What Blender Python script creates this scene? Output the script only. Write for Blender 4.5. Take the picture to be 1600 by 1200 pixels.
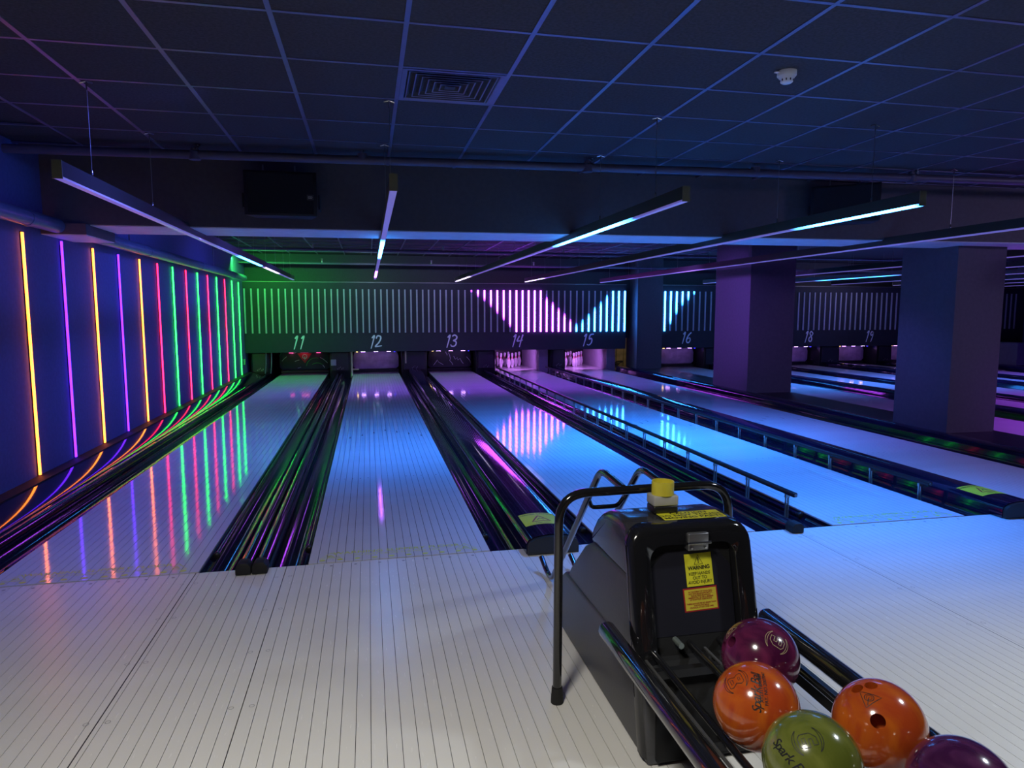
import bpy, bmesh, math, random
from mathutils import Vector, Matrix
random.seed(4)
PI = math.pi
for o in list(bpy.data.objects): bpy.data.objects.remove(o)
sc = bpy.context.scene
COL = sc.collection

# ------------------------------------------------------------------ camera
cam = bpy.data.cameras.new('camera'); cam_o = bpy.data.objects.new('camera', cam); COL.objects.link(cam_o)
cam.sensor_width = 36; cam.lens = 23.742; cam.clip_start = .05; cam.clip_end = 100
cam_o.location = (.368, -3.920, 1.443)
cam_o.rotation_euler = (math.radians(90-6.04), 0, math.radians(-11.972))
sc.camera = cam_o
# ------------------------------------------------------------------ world, lights, exposure
w = bpy.data.worlds.new('world'); sc.world = w; w.use_nodes = True
w.node_tree.nodes['Background'].inputs[0].default_value = (.012, .012, .03, 1)
w.node_tree.nodes['Background'].inputs[1].default_value = .35
sc.view_settings.view_transform = 'Standard'; sc.view_settings.look = 'None'
sc.view_settings.gamma = 1; sc.view_settings.exposure = 0.0; sc.view_settings.use_curve_mapping = False

def area(name, loc, target, size, energy, color, size_y=None, spread=180):
    l = bpy.data.lights.new(name, 'AREA'); l.energy = energy; l.color = color; l.size = size
    l.shape = 'DISK'
    if size_y: l.shape = 'RECTANGLE'; l.size_y = size_y
    l.spread = math.radians(spread)
    o = bpy.data.objects.new(name, l); COL.objects.link(o); o.location = loc
    o.rotation_euler = (Vector(target)-Vector(loc)).to_track_quat('-Z', 'Y').to_euler(); return o
def spot(name, loc, target, energy, color, angle=70, blend=.8, rad=.08):
    l = bpy.data.lights.new(name, 'SPOT'); l.energy = energy; l.color = color
    l.spot_size = math.radians(angle); l.spot_blend = blend; l.shadow_soft_size = rad
    o = bpy.data.objects.new(name, l); COL.objects.link(o); o.location = loc
    o.rotation_euler = (Vector(target)-Vector(loc)).to_track_quat('-Z', 'Y').to_euler(); return o
# seating-area lamps behind and beside the player, then a column fill
area('seating_lamp', (-.1, -3.3, 2.70), (.1, -2.6, 0), .5, 29, (1, .96, .85), None, 122)
area('approach_lamp', (3.9, -2.7, 2.70), (3.1, -2.5, 0), .30, 20, (.82, .90, 1.0), None, 102)
area('far_seating_lamp', (9.4, -3.4, 2.60), (7.2, 2.6, 1.1), .6, 14, (.58, .46, 1), None, 70)  # unseen violet fill added to lighten the front of the near column
# unseen fill lights added to tint the lanes and the foul line
for i, x in enumerate((-1.1, .53, 2.32, 3.98, 5.77)):
    spot('lane_fill', (x, 3.0, 2.17), (x, 3.6, 0), (34, 520, 700, 760, 110)[i], ((.22, .20, 1), (.02, .20, 1), (.02, .21, 1), (.02, .22, 1), (.16, .15, 1))[i], 125, 1, .06)
    spot('foul_fill', (x, .25, 2.11), (x, .5, 0), (10, 12, 150, 330, 40)[i], ((.60, .36, 1), (.50, .48, 1), (.03, .22, 1), (.03, .22, 1), (.46, .32, 1))[i], 115, 1, .05)
# added violet fills without fixtures, tinting the pin end of the lanes
for i, x in enumerate((-1.1, .53, 2.32, 3.98, 5.77)):
    spot('pin_end_fill', (x, 8.6, 2.10), (x, 9.4, 0), (60, 110, 130, 150, 70)[i], ((.16, .22, 1), (.22, .08, 1), (.28, .07, 1), (.30, .06, 1), (.10, .16, 1))[i], 120, 1, .06)
# extra unseen spots that keep the strip wall blue
for y in (.6, 4.2, 7.8):
    spot('wall_fill', (-.5, y, 2.70), (-2.33, y+.6, .8), 100, (.11, .14, 1), 120, 1, .1)
# panel fills: unseen area lights added to colour and lift the number panel
for x, e, c in ((-1.95, 30, (.05, 1, .10)), (-.9, 12, (.10, .9, .28)), (.5, 7, (.55, .80, 1)), (2.1, 7, (.52, .45, 1)), (3.9, 5, (.6, .2, 1)), (5.8, 7, (.10, .35, 1)), (8.3, 6, (.1, .4, 1)), (12.6, 7, (.6, .55, 1))):
    area('panel_fill', (x, 10.9, 2.55), (x, 12.0, 1.0), .9, e, c, .06)
spot('column_fill', (4.4, 6.2, 2.2), (6.8, 7.2, 1.3), 300, (.33, .13, 1), 60, .8, .05)  # added spot with no fixture, turns the column's left face violet
# unseen fills added to brighten the lanes beyond the columns
for x, y, e, c in ((8.4, 8, 273, (.06, .25, 1)), (10.2, 8, 410, (.06, .22, 1)), (12, 8, 410, (.12, .2, 1)), (14, 7, 410, (.06, .2, 1)), (12, 4, 410, (.4, .08, 1)), (9.5, 2.0, 319, (.4, .06, 1)), (16, 8, 273, (.3, .1, 1))):
    spot('far_lane_fill', (x, y, 2.10), (x, y+.3, 0), e, c, 130, 1, .06)

# ------------------------------------------------------------------ materials
MATS = {}
def mat(name, col, rough=.5, metal=0, emit=None, es=0, coat=0, spec=.5, var=.06, vscale=8, bump=0):
    if name in MATS: return MATS[name]
    m = bpy.data.materials.new(name); m.use_nodes = True; nt = m.node_tree; b = nt.nodes['Principled BSDF']
    b.inputs['Roughness'].default_value = rough; b.inputs['Metallic'].default_value = metal
    b.inputs['Coat Weight'].default_value = coat; b.inputs['Specular IOR Level'].default_value = spec
    tc = nt.nodes.new('ShaderNodeTexCoord'); n = nt.nodes.new('ShaderNodeTexNoise'); n.inputs['Scale'].default_value = vscale
    nt.links.new(tc.outputs['Object'], n.inputs['Vector'])
    r = nt.nodes.new('ShaderNodeValToRGB'); c = Vector(col)
    r.color_ramp.elements[0].color = (*(c*(1-var)), 1); r.color_ramp.elements[1].color = (*(c*(1+var)), 1)
    r.color_ramp.elements[0].position = .35; r.color_ramp.elements[1].position = .65
    nt.links.new(n.outputs['Fac'], r.inputs['Fac']); nt.links.new(r.outputs['Color'], b.inputs['Base Color'])
    if bump:
        bp = nt.nodes.new('ShaderNodeBump'); bp.inputs['Strength'].default_value = bump; bp.inputs['Distance'].default_value = .01
        nt.links.new(n.outputs['Fac'], bp.inputs['Height']); nt.links.new(bp.outputs['Normal'], b.inputs['Normal'])
    if emit:
        b.inputs['Emission Color'].default_value = (*emit, 1); b.inputs['Emission Strength'].default_value = es
    MATS[name] = m; return m

def lane_mat(name, col, r0, r1, bump):
    """synthetic lane board: faint tone change, fine scratches across the gloss"""
    m = mat(name, col, r0, var=.03, vscale=3); nt = m.node_tree; b = nt.nodes['Principled BSDF']
    g = nt.nodes.new('ShaderNodeNewGeometry'); mp = nt.nodes.new('ShaderNodeMapping')
    mp.inputs['Scale'].default_value = (60, 9, 1); mp.inputs['Rotation'].default_value = (0, 0, .5)
    n = nt.nodes.new('ShaderNodeTexNoise'); n.inputs['Scale'].default_value = 1.6; n.inputs['Detail'].default_value = 4
    nt.links.new(g.outputs['Position'], mp.inputs['Vector']); nt.links.new(mp.outputs['Vector'], n.inputs['Vector'])
    mr = nt.nodes.new('ShaderNodeMapRange'); mr.inputs['From Min'].default_value = .35; mr.inputs['From Max'].default_value = .7
    mr.inputs['To Min'].default_value = r0; mr.inputs['To Max'].default_value = r1
    nt.links.new(n.outputs['Fac'], mr.inputs['Value']); nt.links.new(mr.outputs['Result'], b.inputs['Roughness'])
    bp = nt.nodes.new('ShaderNodeBump'); bp.inputs['Strength'].default_value = bump; bp.inputs['Distance'].default_value = .002
    nt.links.new(n.outputs['Fac'], bp.inputs['Height']); nt.links.new(bp.outputs['Normal'], b.inputs['Normal'])
    return m
M_APPR = lane_mat('approach_board', (.80, .78, .74), .255, .275, .008)
M_LANE = lane_mat('lane_board', (.74, .73, .74), .04, .10, .04)
M_DARKBASE = mat('joint_black', (.03, .03, .035), .8)
M_WALLBLUE = mat('blue_wall_paint', (.10, .11, .27), .75, bump=.05, vscale=30)
M_CHAR = mat('charcoal_paint', (.040, .040, .050), .7, bump=.05, vscale=25)
M_COLM = mat('column_paint', (.085, .08, .10), .75, bump=.05, vscale=25)
M_TILE = mat('ceiling_tile', (.050, .047, .052), .9, var=.2, vscale=60, bump=.2)
M_TBAR = mat('ceiling_grid_metal', (.27, .26, .38), .40, .75)
M_GUT = mat('gutter_plastic', (.005, .005, .018), .11, coat=.2, var=.3, vscale=3)
M_CAP = mat('divider_plastic', (.006, .005, .020), .08, coat=.25, var=.3, vscale=3)
M_BLK = mat('black_plastic', (.012, .012, .014), .35)
M_BLKG = mat('gloss_black', (.010, .010, .012), .12, coat=.6)
M_SHELL = mat('grey_black_shell', (.048, .048, .055), .38, bump=.03, vscale=90)
M_RUB = mat('rubber', (.008, .008, .008), .7)
M_BEAM = mat('beam_paint', (.10, .095, .105), .75, bump=.05, vscale=25)
M_SOFF = mat('soffit_pale', (.75, .75, .78), .6)  # beam underside, set much paler than the beam sides
M_GREY = mat('grey_metal', (.30, .30, .31), .35, .8)
M_CHROME = mat('chrome', (.62, .62, .62), .18, 1)
M_STEEL = mat('bracket_steel', (.34, .40, .38), .3, .7)
M_PIPE = mat('painted_pipe', (.10, .09, .14), .45)
M_DUCT = mat('blue_grey_duct', (.10, .14, .22), .42)
M_YEL = mat('sticker_yellow', (.72, .68, .03), .45)
M_YEL2 = mat('lane_print_yellow', (.72, .78, .10), .35)
M_INK = mat('ink_black', (.01, .01, .01), .5)
M_RED = mat('ink_red', (.35, .015, .02), .5)
M_WHITE = mat('white_plastic', (.75, .74, .72), .4)
M_CREAM = mat('cream_plastic', (.62, .55, .36), .5)
M_WOOD = mat('raw_wood', (.50, .40, .20), .7, var=.25, vscale=5)
M_NUM = mat('number_paint', (.78, .80, .88), .5)
M_PIN = mat('pin_white', (.80, .76, .80), .25, coat=.4)
M_PINRED = mat('pin_stripe', (.75, .04, .08), .3)
M_SEAM = mat('plug_print', (.30, .29, .28), .5)

def emis(name, col, s, base=(.5, .5, .5)):
    return mat(name, base, .4, emit=col, es=s, var=.02)

# ------------------------------------------------------------------ mesh helpers
def link(name, me, m, parent=None, smooth=False):
    o = bpy.data.objects.new(name, me); COL.objects.link(o)
    if m and not me.materials: me.materials.append(m)
    if parent: o.parent = parent
    if smooth:
        for p in me.polygons: p.use_smooth = True
    return o
def empty(name, loc=(0, 0, 0)):
    o = bpy.data.objects.new(name, None); COL.objects.link(o); o.location = loc; o.empty_display_size = .1; return o
def tag(o, label, cat, group=None):
    o['label'] = label; o['category'] = cat
    if group: o['group'] = group
    return o
def struct(o, label=None, cat=None):
    o['kind'] = 'structure'
    if label: o['label'] = label; o['category'] = cat or 'setting'
    return o
def pmesh(v, f):
    me = bpy.data.meshes.new('m'); me.from_pydata([tuple(a) for a in v], [], f); me.update(); return me
BOXF = [(0, 3, 2, 1), (4, 5, 6, 7), (0, 1, 5, 4), (1, 2, 6, 5), (2, 3, 7, 6), (3, 0, 4, 7)]
def boxv(a, b):
    (x0, y0, z0), (x1, y1, z1) = a, b
    return [(x0, y0, z0), (x1, y0, z0), (x1, y1, z0), (x0, y1, z0), (x0, y0, z1), (x1, y0, z1), (x1, y1, z1), (x0, y1, z1)]
def box(name, a, b, m, parent=None): return link(name, pmesh(boxv(a, b), BOXF), m, parent)
def boxes(name, lst, m, parent=None):
    V, F = [], []
    for a, b in lst:
        k = len(V); V += boxv(a, b); F += [tuple(i+k for i in f) for f in BOXF]
    return link(name, pmesh(V, F), m, parent)
def bbox(name, a, b, m, parent=None, bev=.005, seg=2):
    bm = bmesh.new(); vs = [bm.verts.new(v) for v in boxv(a, b)]
    for f in BOXF: bm.faces.new([vs[i] for i in f])
    bmesh.ops.bevel(bm, geom=bm.edges[:], offset=bev, segments=seg, affect='EDGES', profile=.5)
    me = bpy.data.meshes.new('m'); bm.to_mesh(me); bm.free(); return link(name, me, m, parent, True)
def prism_mesh(pts, axis, a, b, bev=0, seg=3):
    """closed 2D outline extruded along axis (x: pts are y,z; y: pts are x,z; z: pts are x,y)"""
    def P(p, t): return {'x': (t, p[0], p[1]), 'y': (p[0], t, p[1]), 'z': (p[0], p[1], t)}[axis]
    bm = bmesh.new(); n = len(pts)
    A = [bm.verts.new(P(p, a)) for p in pts]; B = [bm.verts.new(P(p, b)) for p in pts]
    bm.faces.new(A); bm.faces.new(B[::-1])
    for i in range(n): bm.faces.new((A[i], A[(i+1) % n], B[(i+1) % n], B[i]))
    bmesh.ops.recalc_face_normals(bm, faces=bm.faces[:])
    if bev:
        ed = [e for e in bm.edges if e.calc_face_angle(0) > .5]
        bmesh.ops.bevel(bm, geom=ed, offset=bev, segments=seg, affect='EDGES', profile=.5)
    me = bpy.data.meshes.new('m'); bm.to_mesh(me); bm.free(); return me
def smooth_angle(o, ang=40):
    me = o.data
    for p in me.polygons: p.use_smooth = True
    bm = bmesh.new(); bm.from_mesh(me)
    for e in bm.edges: e.smooth = e.calc_face_angle(0) < math.radians(ang)
    bm.to_mesh(me); bm.free(); return o
def prism(name, pts, axis, a, b, m, parent=None, bev=0, seg=3): return smooth_angle(link(name, prism_mesh(pts, axis, a, b, bev, seg), m, parent))
def tube_vf(path, r, n=10, cap=True):
    path = [Vector(p) for p in path]; V, F = [], []; N = len(path); up0 = None
    for i, p in enumerate(path):
        t = (path[min(i+1, N-1)]-path[max(i-1, 0)]).normalized()
        if up0 is None:
            up0 = Vector((0, 0, 1)) if abs(t.z) < .9 else Vector((1, 0, 0))
        s = t.cross(up0).normalized(); u = s.cross(t).normalized(); up0 = u
        rr = r[i] if isinstance(r, (list, tuple)) else r
        for k in range(n):
            a = 2*PI*k/n; V.append(p+s*math.cos(a)*rr+u*math.sin(a)*rr)
    for i in range(N-1):
        for k in range(n):
            F.append((i*n+k, i*n+(k+1) % n, (i+1)*n+(k+1) % n, (i+1)*n+k))
    if cap: F.append(tuple(range(n))[::-1]); F.append(tuple((N-1)*n+k for k in range(n)))
    return V, F
def tube(name, path, r, m, parent=None, n=10):
    return smooth_angle(link(name, pmesh(*tube_vf(path, r, n)), m, parent), 50)
def tubes(name, paths, r, m, parent=None, n=8):
    V, F = [], []
    for p in paths:
        v, f = tube_vf(p, r, n); k = len(V); V += v; F += [tuple(i+k for i in g) for g in f]
    return smooth_angle(link(name, pmesh(V, F), m, parent), 50)
def round_path(pts, r, seg=5):
    pts = [Vector(p) for p in pts]; out = [pts[0]]
    for i in range(1, len(pts)-1):
        a, b, c = pts[i-1], pts[i], pts[i+1]; rr = min(r, (b-a).length*.49, (c-b).length*.49)
        p0 = b+(a-b).normalized()*rr; p2 = b+(c-b).normalized()*rr
        for k in range(seg+1):
            t = k/seg; out.append(p0*(1-t)**2+b*2*t*(1-t)+p2*t*t)
    out.append(pts[-1]); return out
def lathe_mesh(prof, n=20, cz=(0, 0, 0)):
    V, F = [], []; cx, cy, c0 = cz
    for r, z in prof:
        for k in range(n):
            a = 2*PI*k/n; V.append((cx+r*math.cos(a), cy+r*math.sin(a), c0+z))
    for i in range(len(prof)-1):
        for k in range(n): F.append((i*n+k, i*n+(k+1) % n, (i+1)*n+(k+1) % n, (i+1)*n+k))
    F.append(tuple(range(n))[::-1]); F.append(tuple((len(prof)-1)*n+k for k in range(n)))
    return pmesh(V, F)
def lathe(name, prof, m, parent=None, n=20, cz=(0, 0, 0)): return smooth_angle(link(name, lathe_mesh(prof, n, cz), m, parent), 50)
def ribbon(pts, w, closed=False):
    """flat stroke of width w along a 2D polyline -> verts2d, faces"""
    P = [Vector(p) for p in pts]; N = len(P); V, F = [], []
    for i in range(N):
        a = P[(i-1) % N] if (closed or i > 0) else P[i]; c = P[(i+1) % N] if (closed or i < N-1) else P[i]
        t = (c-a).normalized(); n = Vector((-t.y, t.x)); ww = w[i] if isinstance(w, (list, tuple)) else w
        V += [P[i]+n*ww/2, P[i]-n*ww/2]
    for i in range(N if closed else N-1):
        j = (i+1) % N; F.append((2*i, 2*i+1, 2*j+1, 2*j))
    return V, F
def join2(parts):
    V, F = [], []
    for v, f in parts:
        k = len(V); V += list(v); F += [tuple(i+k for i in g) for g in f]
    return V, F
TC = {}
def text2d(s, size, shear=0, bold=0, spacing=1.0):
    """text outline filled, centred -> verts2d, faces"""
    key = (s, shear, bold, spacing)
    if key not in TC:
        c = bpy.data.curves.new('t', 'FONT'); c.body = s; c.align_x = 'CENTER'; c.align_y = 'CENTER'; c.size = 1; c.shear = shear
        c.offset = bold; c.resolution_u = 3; c.space_line = .95; c.space_character = spacing
        o = bpy.data.objects.new('t', c); COL.objects.link(o)
        me = bpy.data.meshes.new_from_object(o.evaluated_get(bpy.context.evaluated_depsgraph_get()))
        TC[key] = ([v.co.xy.copy() for v in me.vertices], [tuple(p.vertices) for p in me.polygons])
        bpy.data.objects.remove(o); bpy.data.curves.remove(c)
    V, F = TC[key]; return [v*size for v in V], F
def flat(name, vf, O, U, V, m, parent=None):
    """put a 2D shape on the plane O + u*U + v*V"""
    O, U, V = Vector(O), Vector(U), Vector(V); v, f = vf
    return link(name, pmesh([O+U*p[0]+V*p[1] for p in v], f), m, parent)
def rect2(w, h): return [Vector((-w/2, -h/2)), Vector((w/2, -h/2)), Vector((w/2, h/2)), Vector((-w/2, h/2))], [(0, 1, 2, 3)]
def disc2(r, n=12, cx=0, cy=0, sy=1): return [Vector((cx+r*math.cos(2*PI*k/n), cy+sy*r*math.sin(2*PI*k/n))) for k in range(n)], [tuple(range(n))]
def shift(vf, dx, dy): return [p+Vector((dx, dy)) for p in vf[0]], vf[1]

# ================================================================== the setting
XL, XR = -2.33, 18.7
ZC = 2.77
LANES = {11: -1.655, 12: 0.0, 13: 1.789, 14: 3.444, 15: 5.233, 16: 7.80, 17: 9.59, 18: 11.24, 19: 13.03, 20: 14.69, 21: 16.48}
NW = dict(zip(range(11, 22), 'eleven twelve thirteen fourteen fifteen sixteen seventeen eighteen nineteen twenty twenty-one'.split()))
LW = 1.066; YP = 12.0     # lane width, depth of the number panel

floor = struct(boxes('floor', [((XL-.3, -8, -.2), (XR+.3, -.004, -.008)), ((XL-.3, -.004, -.2), (XR+.3, 15, -.13))], M_DARKBASE))
pw = .0515; gap = .0022; k = 0; x = XL
pm = pmesh(boxv((0, -5.2, -.008), (pw-gap, -.006, 0)), BOXF); pm.materials.append(M_APPR)
while x < 9.0:
    o = link('plank', pm, M_APPR, floor); o.location.x = x; x += pw; k += 1
box('approach_panel', (x, -5.2, -.008), (XR, -.006, 0), M_APPR, floor)
box('approach_panel', (XL, -8, -.008), (XR, -5.203, 0), M_APPR, floor)
# panel seams and screw plugs of the approach
for sx in (-.600, -.118, 3.11, 4.82):
    hw = .0022 if sx == -.600 else .0009
    box('panel_seam', (sx-hw, -5.2, .0), (sx+hw, -.006, .0006), M_DARKBASE, floor)
ring = join2([ribbon([(.009*math.cos(a*PI/6), .009*math.sin(a*PI/6)) for a in range(12)], .0022, True)])
for sx in (-.565, -.635, -.083, -.155, 3.07, 3.15):
    for j in range(5):
        flat('screw_plug', ring, (sx, -.16-.42*j, .0009), (1, 0, 0), (0, 1, 0), M_SEAM, floor)
for n in (11, 12, 13, 14, 15):
    for j in range(7):
        flat('approach_dot', disc2(.009, 10), (LANES[n]+.13+.1365*j, -.05, .0008), (1, 0, 0), (0, 1, 0), M_SEAM, floor)

wl = struct(box('wall_left', (XL-.2, -8, -.13), (XL, 14.8, ZC+.1), M_WALLBLUE))
struct(box('wall_right', (XR, -8, -.13), (XR+.2, 14.8, ZC+.1), M_WALLBLUE))
struct(box('wall_back', (XL-.2, -8.2, -.13), (XR+.2, -8, ZC+.1), M_CHAR))
struct(box('wall_pit', (XL, 14.75, -.13), (XR, 14.9, ZC+.1), M_BLK))
struct(box('wall_far', (XL, 12.32, .80), (XR, 12.42, ZC), M_CHAR))
struct(box('baseboard_left', (XL, .0, -.12), (XL+.115, 12.3, .10), M_RUB))

# ceiling with tiles and grid bars
ceil = struct(box('ceiling', (XL, -8, ZC+.012), (XR, 14.8, ZC+.12), M_TILE))
gx0, gpx, gy0, gpy = -.03, .6, -.635, .572
def beam_y(x): return 2.56-.045*x
tm = pmesh(boxv((.008, .008, 0), (gpx-.008, gpy-.008, .012)), BOXF); tm.materials.append(M_TILE)
VENT = (1, 1)
for i in range(-4, 13):
    for j in range(-3, 6):
        if (i, j) == VENT: continue
        xx, yy = gx0+gpx*i, gy0+gpy*j
        if xx < XL or yy+gpy > beam_y(xx)+.1: continue
        o = link('ceiling_tile', tm, M_TILE, ceil); o.location = (xx, yy, ZC-.002+random.uniform(-.001, .001))
gbm = pmesh(boxv((-.012, -2.35, 0), (.012, 2.45, .014)), BOXF); gbm.materials.append(M_TBAR)
for i in range(-3, 14):
    o = link('grid_bar', gbm, M_TBAR, ceil); o.location = (gx0+gpx*i, 0, ZC-.006)
cbm = pmesh(boxv((XL, -.010, 0), (7.9, .010, .012)), BOXF); cbm.materials.append(M_TBAR)
for j in range(-3, 6):
    o = link('grid_bar', cbm, M_TBAR, ceil); o.location = (0, gy0+gpy*j, ZC-.005)
for i in range(0, 26):       # grid behind the beam
    xx = XL+.4+.6*i
    if xx < 8: box('grid_bar', (xx-.012, 3.4, ZC-.002), (xx+.012, 12.3, ZC+.012), M_TBAR, ceil)
for j in range(14):
    yy = 3.9+.6*j
    box('grid_bar', (XL, yy-.011, ZC), (8, yy+.011, ZC+.012), M_TBAR, ceil)

# beam across the hall with a lower box at the strip wall
bx = [(XL, beam_y(XL)), (XR, beam_y(XR)), (XR, beam_y(XR)+.66), (XL, beam_y(XL)+.66)]
struct(prism('trim_1', bx, 'z', 2.20, ZC+.012, M_BEAM))
struct(box('trim_2', (XL, beam_y(XL)-.06, 2.11), (-1.98, beam_y(XL)+.62, 2.2), M_BEAM))
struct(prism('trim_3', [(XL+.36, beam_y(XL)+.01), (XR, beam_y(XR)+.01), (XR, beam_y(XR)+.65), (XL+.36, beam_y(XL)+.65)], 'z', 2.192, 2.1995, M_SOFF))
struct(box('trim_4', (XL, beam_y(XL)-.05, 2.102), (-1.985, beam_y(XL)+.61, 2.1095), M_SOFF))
# columns
def column(name, x0, y0, x1, y1, zt): return struct(box(name, (x0, y0, -.13), (x1, y1, zt), M_COLM))
column('column', 6.765, 6.62, 7.62, 7.80, ZC+.01)
column('column', 6.90, 2.60, 7.56, 3.42, ZC)
column('column', 6.86, 11.80, 7.52, 12.5, ZC+.01)
for o in bpy.data.objects:
    if o.name.startswith('column'): o.name = 'wall_column'
struct(box('floor_aisle', (6.75, .0, -.13), (7.62, 12.3, .05), M_BLK))

# ================================================================== lanes
def tri_sign():
    a = [(-.06, -.03), (.06, -.03), (0, .045)]
    return join2([ribbon(a, .008, True), shift(ribbon([(-.02, -.012), (0, .014), (.02, -.012), (-.012, -.004)], .009), 0, -.004)])
bw = LW/21
bm_ = pmesh(boxv((0, .010, -.03), (bw-.0026, 14.3, 0)), BOXF); bm_.materials.append(M_LANE)
NAMES = {11: 'beside the blue strip wall', 12: 'with dark aiming arrows, left of the ball return line', 13: 'right of the ball return line', 14: 'with raised bumper rails on both sides', 15: 'next to the dark columns'}
for n in range(11, 22):
    x0 = LANES[n]
    L = tag(empty('bowling_lane', (x0, 0, 0)), 'pale glossy bowling lane number %s%s' % (NW[n], ' '+NAMES[n] if n in NAMES else ' beyond the columns'), 'bowling lane', 'bowling lanes')
    if n <= 15:
        box('lane_base', (0, .01, -.12), (LW-.004, 14.3, -.031), M_DARKBASE, L)
        for i in range(21):
            o = link('lane_board', bm_, M_LANE, L); o.location.x = i*bw
        z = .0008
        flat('warning_text', text2d('WARNING SLIPPERY FLOOR', .058, 0, .01), (LW/2-.02, .150, z), (1.05, 0, 0), (0, 1, 0), M_YEL2, L)['kind'] = 'stuff'
        flat('warning_text', text2d('DO NOT CROSS THE FOUL LINE', .034), (LW/2-.02, .100, z), (1.05, 0, 0), (0, 1, 0), M_YEL2, L)['kind'] = 'stuff'
        for sx in (.12, LW-.14): flat('warning_triangle', tri_sign(), (sx, .110, z), (1, 0, 0), (0, 1.2, 0), M_YEL2, L)
        for i in range(10):
            flat('foul_dot', disc2(.018, 10, sy=.75), (.075+.1*i, .045, z), (1, 0, 0), (0, 1, 0), M_YEL2, L)
        if n in (12, 14, 15):
            for i in range(7):
                flat('aiming_arrow', ([Vector((-.011, -.07)), Vector((.011, -.07)), Vector((0, .07))], [(0, 1, 2)]), (.133+.1365*i, 4.47-.145*abs(i-3), z), (1, 0, 0), (0, 1, 0), M_INK, L)
            for i in (0, 1, 2, 3, 4, 9, 10, 11, 12, 13):
                flat('lane_dot', disc2(.006, 8), (.073+.066*i, 2.02, z), (1, 0, 0), (0, 1.6, 0), M_INK, L)
    else:
        box('lane_bed', (0, .010, -.12), (LW, 14.3, 0), M_LANE, L)

# ---- gutters, bumper rails, dividers
def gutter(x0, x1, label, lane_side, bumper=True):
    """trough from x0 to x1; lane_side -1 = lane on the left"""
    pts = [(x0, -.125), (x1, -.125), (x1, -.008)]
    cx, hw = (x0+x1)/2, (x1-x0)/2-.008
    for k in range(13):
        a = PI*k/12; pts.append((cx+hw*math.cos(a), -.008-.078*math.sin(a)))
    pts.append((x0, -.008))
    g = tag(empty('gutter', (0, 0, 0)), label, 'gutter', 'bowling lane gutters')
    prism('trough', pts, 'y', .008, 12.25, M_GUT, g)
    if bumper:
        bx = x0+.024 if lane_side < 0 else x1-.024
        r = tube('bumper_rail', [(bx, .36, -.028), (bx, 12.06, -.028)], .015, M_CAP, g, 8)
        tube('end_knob', [(bx, .325, -.028), (bx, .33, -.028), (bx, .359, -.028)], [.018, .023, .021], M_BLK, r, 10)
    return g
def round_cap(x0, x1, h, crown, n=9, z0=-.125):
    pts = [(x0, z0), (x1, z0), (x1, h-.045)]
    for k in range(n+1):
        t = k/n; xx = x1-.012-(x1-x0-.024)*t; pts.append((xx, h-.02+crown*math.sin(PI*t)**.6+.0))
    pts.append((x0, h-.045)); return pts
# flat sticker on a curved cap: bend it over the crown
def bend(o, x0, x1, h, crown):
    for v in o.data.vertices:
        t = (x1-.012-v.co.x)/(x1-x0-.024); t = min(1, max(0, t)); v.co.z = h-.02+crown*math.sin(PI*t)**.6+(v.co.z-1)
def wide_divider(a, b, name, stick=True):
    x0, x1 = a+.2, b-.2
    d = tag(empty('lane_divider', ((x0+x1)/2, 0, 0)), 'wide glossy dark divider over the ball track between lanes %s' % name, 'lane divider', 'lane dividers'); mx = (x0+x1)/2
    prism('cap', [(p[0]-mx, p[1]) for p in round_cap(x0, x1, .105, .03)], 'y', .005, 12.25, M_CAP, d)
    prism('cap_nose', [(p[0]-mx, max(p[1], .0015)) for p in round_cap(x0, x1, .105, .03)], 'y', -.10, .0049, M_CAP, d)
    prism('end_cap', [(p[0]-mx, max(p[1]-.006, .0015)) for p in round_cap(x0+.004, x1-.004, .105, .03)], 'y', -.128, -.1005, mat('end_cap_olive', (.020, .020, .017), .4), d)
    if stick:
        n = 10; wd, hh = .235, .235
        v = [Vector((-wd/2+wd*i/n, 0)) for i in range(n+1)]
        V = [(p.x, -hh/2, 1.0012) for p in v]+[(p.x, hh/2, 1.0012) for p in v]; F = [(i, i+1, n+2+i, n+1+i) for i in range(n)]
        s = link('caution_sticker', pmesh(V, F), M_YEL, d); s.location = (0, 0, 0)
        for q in s.data.vertices: q.co.y += .22
        bend(s, x0-mx, x1-mx, .105, .03)
        sub = join2([ribbon(sum([[(a0[0]+(b0[0]-a0[0])*t/6, a0[1]+(b0[1]-a0[1])*t/6) for t in range(6)] for a0, b0 in (((-.06, -.055), (.06, -.055)), ((.06, -.055), (0, .055)), ((0, .055), (-.06, -.055)))], []), .010, True)])
        t = flat('sticker_triangle', sub, (0, .215, 1.002), (1, 0, 0), (0, 1, 0), M_RED, s); bend(t, x0-mx, x1-mx, .105, .03)
        t = flat('sticker_text', join2([shift(text2d('DANGER CAUTION', .027, 0, .02), 0, .088), shift(text2d('KEEP OFF', .022), 0, -.092), shift(ribbon([(-.02, -.02), (.0, .01), (.02, -.02)], .008), 0, -.01)]), (0, .22, 1.002), (1, 0, 0), (0, 1, 0), M_INK, s); bend(t, x0-mx, x1-mx, .105, .03)
    gutter(a, x0, 'glossy dark gutter trough on the lane %s side of the wide divider' % name.split(' and ')[0], -1)
    gutter(x1, b, 'glossy dark gutter trough on the lane %s side of the wide divider' % name.split(' and ')[1], 1)
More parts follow.
